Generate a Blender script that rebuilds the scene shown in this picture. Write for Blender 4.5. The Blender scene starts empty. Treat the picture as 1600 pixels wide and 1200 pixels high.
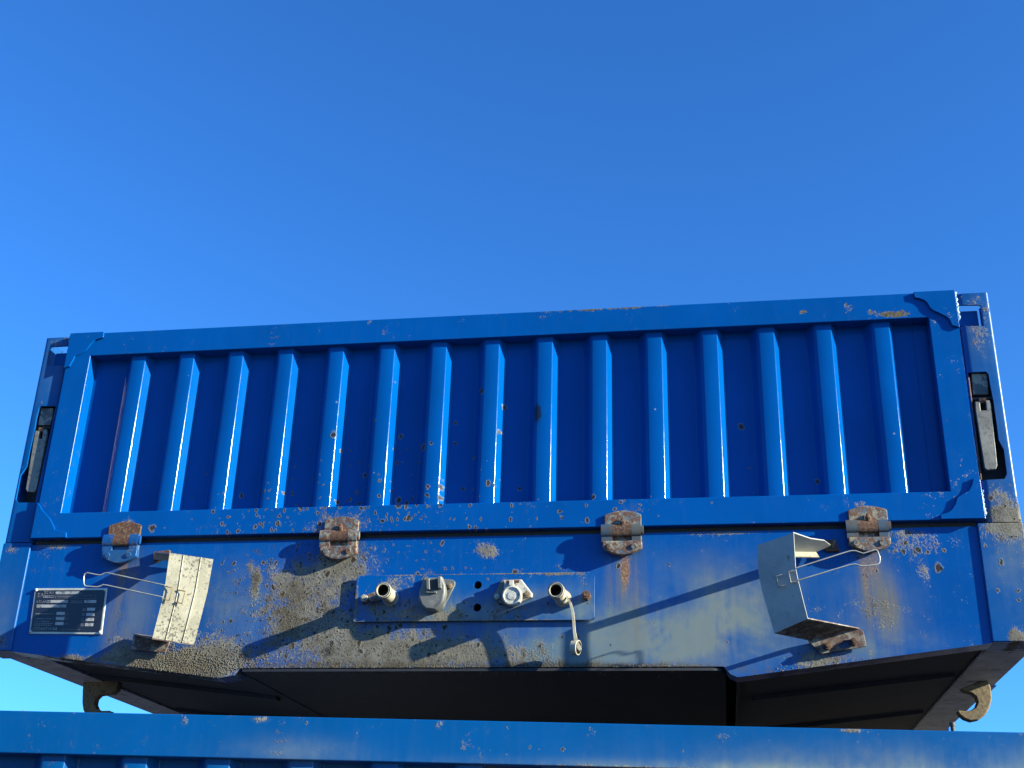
import bpy, bmesh, math, random
from mathutils import Vector, Matrix
from mathutils.geometry import tessellate_polygon
R = math.radians
random.seed(7)
scene = bpy.context.scene
C = scene.collection

# ------------------------------------------------------------------ camera, sky, sun, exposure
cam_d = bpy.data.cameras.new('camera')
cam = bpy.data.objects.new('camera', cam_d); C.objects.link(cam); scene.camera = cam
cam_d.sensor_width = 36.0; cam_d.lens = 36.0*1907.95/1600; cam_d.clip_end = 6000; cam_d.clip_start = 0.05
yaw, pit, rol = R(-9.8804), R(24.0625), R(1.787)
fw = Vector((math.sin(yaw)*math.cos(pit), math.cos(yaw)*math.cos(pit), math.sin(pit)))
rt = Vector((math.cos(yaw), -math.sin(yaw), 0)); up = rt.cross(fw)
r2 = rt*math.cos(rol)+up*math.sin(rol); u2 = -rt*math.sin(rol)+up*math.cos(rol)
cam.matrix_world = Matrix(((r2.x,u2.x,-fw.x,0.5555),(r2.y,u2.y,-fw.y,-2.7929),(r2.z,u2.z,-fw.z,1.6003),(0,0,0,1)))

SUN = Vector((3.95, -1.0, 1.42)).normalized()          # towards the sun
el = math.asin(SUN.z); az = math.atan2(SUN.x, SUN.y)
world = bpy.data.worlds.new('World'); scene.world = world; world.use_nodes = True
wn = world.node_tree; bg = wn.nodes['Background']
sky = wn.nodes.new('ShaderNodeTexSky'); sky.sky_type = 'NISHITA'; sky.sun_disc = False
sky.sun_elevation = el; sky.sun_rotation = az
sky.altitude = 0; sky.air_density = 1.0; sky.dust_density = 0.6; sky.ozone_density = 3.0
tint = wn.nodes.new('ShaderNodeVectorMath'); tint.operation = 'MULTIPLY'; tint.inputs[1].default_value = (0.33, 0.87, 1.48)   # the camera's saturated rendering of a clear sky
gam = wn.nodes.new('ShaderNodeGamma'); gam.inputs[1].default_value = 1.1
wn.links.new(sky.outputs[0], gam.inputs[0]); wn.links.new(gam.outputs[0], tint.inputs[0]); wn.links.new(tint.outputs[0], bg.inputs['Color'])
bg.inputs['Strength'].default_value = 0.055
sl = bpy.data.lights.new('sun', 'SUN'); sl.energy = 5.0; sl.angle = R(0.5); sl.color = (1.0, 0.94, 0.71)
so = bpy.data.objects.new('sun', sl); C.objects.link(so); so.rotation_euler = SUN.to_track_quat('Z', 'Y').to_euler()
so.location = (8, -4, 8)
scene.view_settings.view_transform = 'Standard'; scene.view_settings.look = 'None'
scene.view_settings.gamma = 1; scene.view_settings.use_curve_mapping = False
scene.view_settings.exposure = 1.70
scene.render.engine = 'CYCLES'

# ------------------------------------------------------------------ object helpers
DZ = 0.35
def meta(o, label=None, cat=None, group=None, kind=None):
    for k, v in (('label', label), ('category', cat), ('group', group), ('kind', kind)):
        if v: o[k] = v
    return o
def empty(name, loc=(0, 0, 0), rz=0):
    o = bpy.data.objects.new(name, None); C.objects.link(o); o.location = loc; o.rotation_euler = (0, 0, rz); return o

class MB:
    def __init__(s): s.v = []; s.f = []; s.m = []
    def add(s, vs, fs, mi=0):
        n = len(s.v); s.v += [tuple(v) for v in vs]; s.f += [tuple(i+n for i in f) for f in fs]; s.m += [mi]*len(fs); return s
    def box(s, x0, x1, y0, y1, z0, z1, mi=0):
        vs = [(x, y, z) for z in (z0, z1) for y in (y0, y1) for x in (x0, x1)]
        return s.add(vs, [(0,2,3,1),(4,5,7,6),(0,1,5,4),(2,6,7,3),(0,4,6,2),(1,3,7,5)], mi)
    def prism(s, out, y0, y1, holes=(), mi=0):
        """outline (x, z) list extruded along Y from y0 (front) to y1"""
        loops = [list(out)]+[list(h) for h in holes]
        flat = [p for l in loops for p in l]; n = len(flat)
        tris = tessellate_polygon([[Vector((p[0], p[1], 0)) for p in l] for l in loops])
        vs = [(p[0], y0, p[1]) for p in flat]+[(p[0], y1, p[1]) for p in flat]
        fs = []
        for t in tris:
            a, b, c = t
            ax = (flat[b][0]-flat[a][0])*(flat[c][1]-flat[a][1])-(flat[b][1]-flat[a][1])*(flat[c][0]-flat[a][0])
            if abs(ax) < 1e-12: continue
            if ax < 0: b, c = c, b
            fs += [(a, b, c), (a+n, c+n, b+n)]
        k = 0
        for li, l in enumerate(loops):
            A = sum(l[i][0]*l[(i+1) % len(l)][1]-l[(i+1) % len(l)][0]*l[i][1] for i in range(len(l)))
            pos = (A > 0) == (li == 0)
            for i in range(len(l)):
                a, b = k+i, k+(i+1) % len(l)
                fs.append((a, a+n, b+n, b) if pos else (b, b+n, a+n, a))
            k += len(l)
        return s.add(vs, fs, mi)
    def vext(s, prof, z0, z1, closed=False, caps=False, mi=0):
        """profile (x, y) extruded along Z"""
        n = len(prof); vs = [(x, y, z0) for x, y in prof]+[(x, y, z1) for x, y in prof]
        fs = [(i, (i+1) % n, (i+1) % n+n, i+n) for i in range(n if closed else n-1)]
        if caps: fs += [tuple(range(n))[::-1], tuple(range(n, 2*n))]
        return s.add(vs, fs, mi)
    def tube(s, path, r, seg=10, caps=True, mi=0):
        P = [Vector(p) for p in path]; rr = r if isinstance(r, (list, tuple)) else [r]*len(P)
        vs = []; prev = None
        for i, p in enumerate(P):
            d = ((P[i+1]-p) if i < len(P)-1 else (p-P[i-1]))
            if 0 < i < len(P)-1: d = (P[i+1]-P[i]).normalized()+(P[i]-P[i-1]).normalized()
            d.normalize()
            if prev is None:
                a = d.orthogonal().normalized()
            else:
                a = (prev-d*prev.dot(d)).normalized()
            prev = a; b = d.cross(a)
            for k in range(seg):
                t = 2*math.pi*k/seg; vs.append(p+(a*math.cos(t)+b*math.sin(t))*rr[i])
        fs = []
        for i in range(len(P)-1):
            for k in range(seg):
                k2 = (k+1) % seg; fs.append((i*seg+k, i*seg+k2, (i+1)*seg+k2, (i+1)*seg+k))
        if caps: fs += [tuple(range(seg))[::-1], tuple(range((len(P)-1)*seg, len(P)*seg))]
        return s.add(vs, fs, mi)
    def lathe(s, o, d, prof, seg=28, mi=0, cap0=False, cap1=False):
        o = Vector(o); d = Vector(d).normalized(); a = d.orthogonal().normalized(); b = d.cross(a)
        vs = [o+d*t+(a*math.cos(2*math.pi*k/seg)+b*math.sin(2*math.pi*k/seg))*r_ for t, r_ in prof for k in range(seg)]
        fs = [(i*seg+k, i*seg+(k+1) % seg, (i+1)*seg+(k+1) % seg, (i+1)*seg+k) for i in range(len(prof)-1) for k in range(seg)]
        if cap0: fs.append(tuple(range(seg))[::-1])
        if cap1: fs.append(tuple(range((len(prof)-1)*seg, len(prof)*seg)))
        return s.add(vs, fs, mi)
    def cyl(s, p0, p1, r, seg=20, mi=0): return s.tube([p0, p1], r, seg, True, mi)
    def build(s, name, mats, parent=None, smooth=35, bevel=0, seg=2):
        me = bpy.data.meshes.new(name)
        me.from_pydata([(x, y, z+DZ) for x, y, z in s.v], [], s.f)
        for m in (mats if isinstance(mats, (list, tuple)) else [mats]): me.materials.append(m)
        me.polygons.foreach_set('material_index', s.m)
        return finish(me, name, parent, smooth, bevel, seg)
def finish(me, name, parent, smooth=35, bevel=0, seg=2):
    bm = bmesh.new(); bm.from_mesh(me)
    bmesh.ops.remove_doubles(bm, verts=bm.verts, dist=1e-5)
    bmesh.ops.dissolve_limit(bm, angle_limit=R(0.5), verts=bm.verts, edges=bm.edges, delimit={'MATERIAL'})
    bmesh.ops.recalc_face_normals(bm, faces=bm.faces)
    bm.to_mesh(me); bm.free()
    if smooth:
        me.polygons.foreach_set('use_smooth', [True]*len(me.polygons)); me.set_sharp_from_angle(angle=R(smooth))
    o = bpy.data.objects.new(name, me); C.objects.link(o)
    if parent: o.parent = parent
    if bevel:
        b = o.modifiers.new('bevel', 'BEVEL'); b.width = bevel; b.segments = seg; b.limit_method = 'ANGLE'; b.angle_limit = R(40)
        b.harden_normals = True
    return o
def boolean_cut(o, cutters):
    for c in cutters:
        m = o.modifiers.new('cut', 'BOOLEAN'); m.operation = 'DIFFERENCE'; m.object = c; m.solver = 'EXACT'
    dg = bpy.context.evaluated_depsgraph_get(); dg.update()
    me = bpy.data.meshes.new_from_object(o.evaluated_get(dg)); o.modifiers.clear(); o.data = me; me.name = o.name
    for c in cutters: bpy.data.objects.remove(c)
    me.polygons.foreach_set('use_smooth', [True]*len(me.polygons)); me.set_sharp_from_angle(angle=R(32))
    return o
def copy_tree(o, parent=None):
    c = o.copy(); C.objects.link(c); c.parent = parent
    for ch in list(o.children): copy_tree(ch, c)
    return c
def circle(x, z, r, n=20): return [(x+r*math.cos(2*math.pi*i/n), z+r*math.sin(2*math.pi*i/n)) for i in range(n)]

# ------------------------------------------------------------------ node helpers
class S:
    nt = None
    def __init__(s, k): s.k = k
    @staticmethod
    def op(o, *a, clamp=False):
        n = S.nt.nodes.new('ShaderNodeMath'); n.operation = o; n.use_clamp = clamp
        for i, v in enumerate(a):
            if isinstance(v, S): S.nt.links.new(v.k, n.inputs[i])
            else: n.inputs[i].default_value = v
        return S(n.outputs[0])
    def __add__(s, b): return S.op('ADD', s, b)
    def __radd__(s, b): return S.op('ADD', s, b)
    def __mul__(s, b): return S.op('MULTIPLY', s, b)
    def __rmul__(s, b): return S.op('MULTIPLY', s, b)
    def __sub__(s, b): return S.op('SUBTRACT', s, b)
    def __rsub__(s, b): return S.op('SUBTRACT', b, s)
    def __truediv__(s, b): return S.op('DIVIDE', s, b)
    def clamp(s): return S.op('ADD', s, 0.0, clamp=True)
    def lt(s, b): return S.op('LESS_THAN', s, b)
    def ss(s, a, b):
        n = S.nt.nodes.new('ShaderNodeMapRange'); n.interpolation_type = 'SMOOTHSTEP'
        n.inputs['From Min'].default_value = a; n.inputs['From Max'].default_value = b
        n.inputs['To Min'].default_value = 0; n.inputs['To Max'].default_value = 1
        S.nt.links.new(s.k, n.inputs['Value']); return S(n.outputs['Result'])
def lnk(a, b): S.nt.links.new(a, b)
def vscale(vec, sc):
    n = S.nt.nodes.new('ShaderNodeVectorMath'); n.operation = 'MULTIPLY'; lnk(vec, n.inputs[0]); n.inputs[1].default_value = sc; return n.outputs[0]
def noise(vec, scale, detail=4, rough=.6, dist=0, out=0):
    n = S.nt.nodes.new('ShaderNodeTexNoise'); n.inputs['Scale'].default_value = scale; n.inputs['Detail'].default_value = detail
    n.inputs['Roughness'].default_value = rough; n.inputs['Distortion'].default_value = dist; lnk(vec, n.inputs['Vector'])
    return S(n.outputs[0]) if out == 0 else n.outputs['Color']
def mix(fac, a, b):
    n = S.nt.nodes.new('ShaderNodeMix'); n.data_type = 'RGBA'
    if isinstance(fac, S): lnk(fac.k, n.inputs['Factor'])
    else: n.inputs['Factor'].default_value = fac
    for key, v in ((6, a), (7, b)):
        if isinstance(v, (tuple, list)): n.inputs[key].default_value = (*v, 1)
        else: lnk(v, n.inputs[key])
    return n.outputs[2]
def blob(flat, b):
    x, z, rx, rz, a = b
    n = S.nt.nodes.new('ShaderNodeVectorMath'); n.operation = 'SUBTRACT'; lnk(flat, n.inputs[0]); n.inputs[1].default_value = (x, 0, z+DZ)
    m = S.nt.nodes.new('ShaderNodeVectorMath'); m.operation = 'MULTIPLY'; lnk(n.outputs[0], m.inputs[0]); m.inputs[1].default_value = (1/rx, 0, 1/rz)
    l = S.nt.nodes.new('ShaderNodeVectorMath'); l.operation = 'DOT_PRODUCT'; lnk(m.outputs[0], l.inputs[0]); lnk(m.outputs[0], l.inputs[1])
    e = S.op('POWER', 0.3679, S(l.outputs['Value']))
    return e*a
def blobs(flat, bs):
    t = None
    for b in bs: t = blob(flat, b) if t is None else t+blob(flat, b)
    return t
def new_mat(name):
    m = bpy.data.materials.new(name); m.use_nodes = True; S.nt = m.node_tree
    return m, m.node_tree.nodes['Principled BSDF']
def coords(root=None):
    n = S.nt.nodes.new('ShaderNodeTexCoord')
    if root: n.object = root
    return n.outputs['Object']
def bump(b, h, strength=.3, dist=.002, normal=None):
    n = S.nt.nodes.new('ShaderNodeBump'); n.inputs['Strength'].default_value = strength; n.inputs['Distance'].default_value = dist
    lnk(h.k, n.inputs['Height'])
    if normal is not None: lnk(normal, n.inputs['Normal'])
    lnk(n.outputs[0], b.inputs['Normal']); return n.outputs[0]

KA = .74
GRIME_A, GRIME_B = (.25, .23, .18), (.085, .07, .052)
def paint(name, root, base=(.0, .086, .375), grime=(), film=(), rust=(), spots=(), soil=(), tan=(), chips=(), rough=.26, dust=.12, dark=()):
    m, b = new_mat(name)
    co = coords(root)
    flat = vscale(co, (1, 0, 1))
    n1 = noise(co, 3.1, 3); n2 = noise(co, 42, 6, .7); n3 = noise(co, 190, 4, .7)
    streak = noise(vscale(co, (60, 30, 3.2)), 1, 4, .65)
    big = noise(co, 11, 5, .65, .4)
    col = mix(n1.ss(.3, .7), base, tuple(c*.86 for c in base))
    # thin dust film everywhere, in faint runs
    f0 = (streak.ss(.5, .8)*.7+n2.ss(.5, .75)*.5)*dust
    col = mix(f0.clamp(), col, (.10, .18, .24))
    rgh = f0*.9+rough+n2*.1-.05
    h = n3*.05+noise(co, 26, 2)*.12+noise(vscale(co, (1, 1, .45)), 9, 2)*1.1
    if film:
        fm = (blobs(flat, film)*(streak.ss(.25, .75)*.28+noise(co, 6.5, 4, .6, .3).ss(.28, .68)*.85+n2.ss(.3, .8)*.15)).clamp()
        fm = (fm*.92).clamp()
        fc = mix((n1*.6+n2*.4).ss(.42, .62), (.13, .21, .275), (.195, .24, .235))
        col = mix(fm, col, fc); rgh = rgh+fm*.35
    if tan:
        tm = (blobs(flat, tan)*(streak.ss(.30, .62)*.8+.2)+(n2-.5)*.35*S.op('MINIMUM', blobs(flat, tan), .5)).clamp()
        col = mix(tm*.8, col, mix(n2.ss(.4, .62), (.175, .155, .115), (.16, .165, .14))); rgh = rgh+tm*.35
    if rust:
        rm = blobs(flat, rust)+(streak-.5)*1.3+(n2-.5)*.9
        rm = (rm+(n3-.5)*.8).ss(.30, 1.15)
        rc = mix(n3.ss(.4, .6), (.20, .075, .03), (.36, .23, .12))
        col = mix(rm*.85, col, rc); rgh = rgh+rm*.4; h = h+rm*n3*.25
    if grime:
        gm = blobs(flat, grime)+(big-.5)*1.5+(n2-.5)*1.7+(n3-.5)*1.6
        gm = gm.ss(.38, .80)
        gc = mix((n2*.6+n3*.4).ss(.36, .60), GRIME_B, GRIME_A)
        gc = mix(noise(co, 8, 3).ss(.35, .75)*.75, gc, mix(n3.ss(.38, .52), (.12, .105, .08), (.28, .275, .245)))
        soft = (blobs(flat, grime)*.75+(streak-.5)*.5+(big-.5)*.5).ss(.15, .8)
        col = mix(soft*.5, col, (.16, .17, .16))
        gc = mix((n3*.5+n2*.5).ss(.50, .57)*noise(co, 14, 3).ss(.42, .62)*.9, gc, (.075, .055, .04))
        col = mix(gm*.93, col, gc); rgh = rgh+gm*.5; h = h+gm*(n2*.9+n3*.9)
    wob = S.nt.nodes.new('ShaderNodeVectorMath'); wob.operation = 'MULTIPLY_ADD'
    lnk(noise(co, 90, 3, .6, 0, 1), wob.inputs[0]); wob.inputs[1].default_value = (.017, 0, .017); lnk(flat, wob.inputs[2])
    for (sc, rad, amt, bs) in spots:
        v = S.nt.nodes.new('ShaderNodeTexVoronoi'); v.voronoi_dimensions = '2D'; v.inputs['Scale'].default_value = sc
        sx_ = S.nt.nodes.new('ShaderNodeSeparateXYZ'); cx_ = S.nt.nodes.new('ShaderNodeCombineXYZ'); lnk(wob.outputs[0], sx_.inputs[0])
        lnk(sx_.outputs[0], cx_.inputs[0]); lnk((S(sx_.outputs[2])*.8).k, cx_.inputs[1]); lnk(cx_.outputs[0], v.inputs['Vector'])
        d = S(v.outputs['Distance']); sep = S.nt.nodes.new('ShaderNodeSeparateColor'); lnk(v.outputs['Color'], sep.inputs[0])
        ra, rb, rc_ = (S(sep.outputs[i]) for i in range(3))
        dens = (blobs(flat, bs)).clamp() if bs else 1.0
        fine = sc > 70
        here = rb.lt(dens*amt if isinstance(dens, S) else amt)
        q = d/((ra*ra*.8+.2)*rad)
        ring = (1-q.ss(.65, 1.05))*here; core = (1-q.ss(.38, .72))*here
        col = mix(ring*(.12 if fine else .62), col, mix(rc_, (.15, .19, .20), (.25, .21, .14)))
        col = mix(core*(.80 if fine else .95), col, mix(rc_, (.020, .017, .016), (.048, .034, .026)))
        rgh = rgh+ring*.4; h = h+ring*(.15 if fine else .5)-core*(.5 if fine else .9)
    if soil:
        om = blobs(flat, soil)+(n2-.5)*1.5+(n3-.5)*1.2+(big-.5)*.8
        om = om.ss(.25, 1.1); col = mix(om*.85, col, mix(n3.ss(.42, .58), (.035, .028, .02), (.12, .10, .07))); rgh = rgh+om*.4
    if chips:
        cm = blobs(flat, chips)+(big-.5)*1.2+(n2-.5)*1.7+(n3-.5)*.9
        cm = cm.ss(.55, .7)
        col = mix(cm, col, mix(n3.ss(.35, .65), (.03, .045, .03), (.17, .135, .085))); rgh = rgh+cm*.5; h = h-cm*.6
    for bs in dark:
        dm = (blobs(flat, [bs])+(n2-.5)*1.6).ss(.4, .8); col = mix(dm*.85, col, (.012, .014, .02))
    # paler worn specks
    sp = S.nt.nodes.new('ShaderNodeTexVoronoi'); sp.inputs['Scale'].default_value = 23; lnk(co, sp.inputs['Vector'])
    s2 = S.nt.nodes.new('ShaderNodeSeparateColor'); lnk(sp.outputs['Color'], s2.inputs[0])
    pk = (1-(S(sp.outputs['Distance'])/(S(s2.outputs[0])*.06+.02)).ss(.7, 1))*S(s2.outputs[1]).lt(.10)
    col = mix(pk*.55, col, (.30, .37, .42))
    col = vscale(col, (KA, KA, KA))
    lnk(col, b.inputs['Base Color']); lnk(rgh.clamp().k, b.inputs['Roughness'])
    b.inputs['Specular IOR Level'].default_value = .17
    bump(b, h, .6, .0016)
    return m

def speckled(name, a, b_, c=(.05, .04, .03), sc=120, thr=(.5, .62), rough=.6, metal=0, bmp=.4, amt=.8, lowscale=14, clump=False):
    a, b_, c = (tuple(v*.80 for v in q) for q in (a, b_, c))
    m, b = new_mat(name); co = coords()
    n1 = noise(co, lowscale, 5, .65); n2 = noise(co, sc, 5, .7)
    col = mix(n1.ss(.35, .65), a, b_)
    fac = n2.ss(*thr)*amt
    if clump: fac = (n2+(noise(co, 7, 3)-.5)*.35).ss(*thr)*amt
    col = mix(fac, col, c)
    lnk(col, b.inputs['Base Color']); b.inputs['Roughness'].default_value = rough; b.inputs['Metallic'].default_value = metal
    bump(b, n2+n1*.5, bmp, .0015); return m

# ------------------------------------------------------------------ roots
upper = meta(empty('trailer_body', (0, 0, 2.4753-DZ)), 'weathered blue tipper body with sockets, hinges and chock holders, stacked on top', 'trailer body')
LO = R(6.32)
lx, ly = -.5216+.9425*math.cos(LO), -.8312+.9425*math.sin(LO)
lower = meta(empty('trailer_body', (lx, ly, 1.9134-.591-DZ), LO), 'cleaner blue tipper body below in front, only its top rail and rib tops showing', 'trailer body')

# ------------------------------------------------------------------ materials
M = {}
M['gate'] = paint('gate_paint', upper, spots=[
        (36, .38, .62, [(-.30, .03, .34, .045, 1.0), (-.36, .14, .22, .10, .85), (-.15, .22, .25, .16, .4), (.0, .03, .9, .05, .16)]),
        (68, .42, .62, [(-.36, .05, .30, .07, 1.0), (-.25, .15, .28, .16, .5), (.36, .05, .05, .05, .6)]),
        (17, .26, .10, [(-.2, .2, .35, .3, .9), (-.2, .03, .5, .04, .6)])],
    chips=[(.27, .592, .16, .012, .75), (.45, .592, .07, .008, .55), (-.1, .592, .2, .008, .4), (1.02, .533, .035, .010, .72), (.80, .553, .018, .012, .8), (.9, .57, .03, .03, .45), (1.0, .55, .09, .03, .28), (-1.0, .592, .1, .004, .5), (-1.07, .004, .12, .004, .4)],
    grime=[(-.35, .03, .10, .035, .55), (.36, .05, .05, .025, .40), (.905, .04, .05, .02, .32), (-.92, .045, .04, .012, .3)],
    dust=.05, rough=.22)
M['panel'] = paint('panel_paint', upper, spots=[
        (34, .36, .62, [(-.30, .05, .30, .09, 1.0), (-.25, .2, .28, .16, .45), (.1, .1, .5, .1, .10)]),
        (60, .40, .30, [(-.33, .08, .25, .12, .9)]),
        (15, .24, .08, [(-.1, .25, .5, .3, .8)])],
    dark=[(.135, .31, .012, .035, 1.1)], dust=.015, rough=.10)
M['beam'] = paint('beam_paint', upper,
    grime=[(-.40, -.20, .14, .11, .80), (-.48, -.10, .09, .05, .38), (-.22, -.28, .17, .06, .82), (-.02, -.295, .19, .035, .88), (-.70, -.32, .15, .045, 1.05), (-.62, -.27, .08, .04, .5),
           (.02, -.045, .026, .022, .85), (-.557, -.115, .011, .035, .95), (-.575, -.075, .008, .02, .6), (-.34, -.07, .10, .05, .62), (-.115, -.098, .02, .012, .6), (-.875, -.285, .045, .03, .85), (-.90, -.21, .015, .06, .4),
           (.40, -.32, .22, .008, .5), (.78, -.31, .09, .02, .65), (1.0, -.05, .06, .03, .5), (.97, -.02, .08, .012, .5), (-1.1, -.012, .06, .008, .5), (-.98, -.30, .2, .012, .6), (.60, -.012, .12, .004, .6),
           (1.03, -.12, .02, .05, .4), (.92, -.20, .06, .04, .5)],
    film=[(.45, -.26, .22, .080, 1.2), (.50, -.12, .20, .06, .35), (-.62, -.12, .12, .06, .3), (.60, -.19, .10, .08, .7), (.08, -.29, .26, .05, 1.25), (.36, -.20, .05, .09, .6), (-.60, -.20, .10, .09, .5), (.90, -.20, .08, .09, .6), (.88, -.28, .16, .03, .8), (-.86, -.20, .05, .09, .5), (.0, -.21, .35, .03, .4)],
    rust=[(-.905, -.085, .045, .03, .75), (-.34, -.09, .05, .03, .55), (.352, -.11, .010, .06, 1.0), (.352, -.09, .035, .03, .55), (.905, -.09, .035, .04, .5), (.90, -.17, .016, .07, .5), (.94, -.20, .012, .06, .4), (.83, -.30, .07, .02, .55), (-.89, -.25, .02, .05, .4)],
    spots=[(30, .36, .42, [(-.45, -.10, .22, .10, 1.0), (-.1, -.08, .3, .06, .5), (.15, -.10, .15, .05, .25), (-.3, -.25, .25, .1, .8), (1.0, -.08, .12, .08, .5)]),
           (60, .42, .55, [(-.42, -.15, .22, .14, 1.0), (-.2, -.26, .25, .07, .8), (-.05, -.06, .3, .05, .25), (.95, -.06, .07, .06, .7)]),
           (120, .46, .75, [(-.42, -.17, .17, .12, 1.0), (-.22, -.27, .25, .05, .8), (-.66, -.30, .10, .045, 1.0), (-.35, .0, .15, .05, .5), (-.9, -.26, .06, .05, .5), (.93, -.05, .06, .05, .5)]),
           (78, .46, .85, [(-.44, -.17, .13, .12, 1.0), (-.25, -.27, .22, .05, .8), (-.38, -.08, .10, .05, .9), (-.66, -.30, .10, .04, .6)]),
           (210, .48, .85, [(-.46, -.19, .13, .12, 1.0), (-.25, -.28, .25, .05, .9), (-.68, -.31, .10, .045, 1.0)]),
           (14, .16, .07, [(0, -.1, 1.2, .3, .8)])],
    tan=[(.358, -.18, .030, .13, .95), (.33, -.12, .02, .06, .6), (.905, -.12, .030, .09, .8), (.945, -.19, .022, .07, .85), (.90, -.20, .05, .06, .5), (-.335, -.10, .035, .06, .9), (-.40, -.16, .08, .10, .7), (-.25, -.24, .10, .05, .5), (-.895, -.10, .045, .06, .7), (-.915, -.20, .018, .08, .7), (-.86, -.27, .05, .05, .8), (-.62, -.30, .2, .03, .5), (.80, -.285, .06, .02, .5), (-.04, -.26, .12, .035, .55)],
    soil=[(-.46, -.20, .045, .09, .8), (-.34, -.28, .07, .04, .6), (-.25, -.22, .06, .05, .4), (-.52, -.27, .05, .03, .5), (-.10, -.322, .60, .016, .95), (.35, -.324, .25, .010, .6), (-.78, -.335, .12, .02, .7), (-.556, -.115, .007, .03, .9), (-.575, -.07, .007, .02, .6), (-1.0, -.30, .2, .01, .6), (.7, -.335, .1, .008, .5), (-.45, -.10, .02, .04, .3)],
    dark=[(-.36, -.28, .05, .05, .55), (-.30, -.10, .02, .02, .4)], dust=.09, rough=.26)
M['plate_paint'] = paint('connector_panel_paint', upper, base=(.0, .092, .375),
    grime=[(-.24, -.19, .09, .04, .68), (-.10, -.205, .10, .02, .6), (.08, -.205, .08, .014, .5), (-.20, -.12, .04, .02, .55), (0, -.1040, .27, .0022, .62), (0, -.2160, .29, .0022, .66), (.26, -.14, .02, .03, .5), (.20, -.107, .05, .004, .7), (-.293, -.16, .004, .05, .6)],  # thin pale edge lines: bottom is dirt, top a painted sunlit edge
    film=[(.12, -.19, .22, .04, 1.0), (-.06, -.20, .10, .03, 1.0), (.24, -.17, .05, .05, .6), (-.2, -.2, .1, .03, .5)],
    spots=[(42, .40, .50, [(-.22, -.17, .10, .08, 1.0), (-.05, -.18, .15, .05, .6), (.1, -.15, .2, .05, .2)]), (70, .42, .4, [(-.22, -.19, .09, .05, 1.0), (0, -.20, .1, .02, .6)])], dust=.03, rough=.25)
M['post'] = paint('post_paint', upper, base=(.0, .086, .34),
    grime=[(1.215, .015, .05, .03, .8), (1.2, -.26, .012, .02, 1.1), (1.235, -.262, .05, .014, .7), (-1.21, .56, .04, .03, .42), (1.22, .55, .03, .04, .5), (1.21, .47, .03, .05, .42), (1.21, .06, .03, .05, .5), (1.21, -.03, .05, .03, .7), (-1.22, -.02, .03, .02, .5), (-1.2, -.25, .05, .03, .5), (1.245, -.1, .01, .12, .4)],
    film=[(1.21, .3, .04, .3, .28), (1.21, -.1, .05, .15, .45), (-1.21, .5, .05, .15, .2), (-1.22, -.2, .04, .1, .3)],
    spots=[(34, .36, .40, [(1.2, 0, .07, .2, 1.0), (-1.2, -.05, .06, .08, .5)]), (70, .4, .5, [(1.21, 0, .06, .06, 1.0), (1.2, -.15, .06, .1, .5)])], dust=.06, rough=.3)
M['lower'] = paint('lower_paint', lower, base=(.0, .078, .285), film=[(.45, .53, .35, .03, .6), (.9, .53, .3, .05, .5), (.1, .524, .4, .010, .6), (-.55, .535, .12, .02, .4)],
    grime=[(-.745, .575, .010, .014, .5), (.1, .522, .3, .004, .65), (-.62, .585, .02, .006, .6), (.35, .588, .02, .004, .8)],
    spots=[(40, .16, .10, [])], dust=.06, rough=.3)
M['steel'] = speckled('underside_steel', (.006, .010, .022), (.014, .017, .028), (.022, .018, .018), 60, (.5, .7), .75)
M['rail'] = speckled('side_rail_steel', (.60, .61, .63), (.45, .45, .48), (.07, .06, .05), 40, (.52, .7), .6)
M['rust'] = speckled('rusty_steel', (.105, .045, .026), (.06, .026, .018), (.22, .15, .09), 150, (.5, .65), .85, 0, .9)
M['rustpaint'] = speckled('rusty_chipped_paint', (.27, .24, .17), (.05, .11, .17), (.12, .05, .027), 90, (.46, .53), .7, 0, .9, 1, 38)
M['knuckle'] = speckled('blue_knuckle_paint', (.002, .065, .25), (.02, .08, .19), (.16, .13, .09), 80, (.56, .66), .4)
M['knuckle_worn'] = speckled('worn_knuckle_paint', (.02, .065, .12), (.07, .08, .075), (.09, .045, .028), 80, (.49, .58), .55)
M['galv'] = speckled('galvanised_sheet', (.40, .375, .29), (.30, .28, .21), (.075, .065, .05), 170, (.55, .62), .55, .0, .35, .85, 22, True)
M['galvshade'] = speckled('shaded_galvanised_sheet', (.36, .37, .36), (.27, .28, .28), (.08, .05, .04), 60, (.62, .68), .5, .0, .3, .8, 10)  # shaded copy of the galvanised sheet: shade put into the greyer colour
M['galvrust'] = speckled('rusted_galvanised_sheet', (.25, .24, .22), (.10, .05, .035), (.07, .03, .025), 70, (.47, .55), .7, 0, .6, .9, 24)
M['wire'] = speckled('zinc_wire', (.50, .50, .47), (.30, .30, .28), (.3, .28, .22), 90, (.6, .7), .35, .3, .1)
M['cream'] = speckled('cream_coupling_paint', (.50, .46, .36), (.36, .32, .24), (.14, .11, .08), 90, (.55, .65), .5)
M['alu'] = speckled('cast_aluminium', (.62, .60, .54), (.44, .43, .39), (.18, .16, .13), 120, (.55, .65), .5, .1, .6)
M['plastic'] = speckled('dusty_black_plastic', (.07, .075, .08), (.14, .145, .14), (.22, .21, .19), 60, (.5, .7), .5)
M['black'] = speckled('black_rubber_and_gap_shade', (.012, .012, .015), (.02, .02, .022), (.03, .03, .03), 60, (.5, .7), .6)
M['lever'] = speckled('zinc_lever', (.24, .235, .21), (.17, .165, .15), (.08, .075, .07), 110, (.55, .62), .5, .2, .4)
M['pocket'] = speckled('pocket_steel', (.02, .025, .035), (.035, .035, .04), (.05, .04, .035), 60, (.55, .7), .6)
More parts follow.
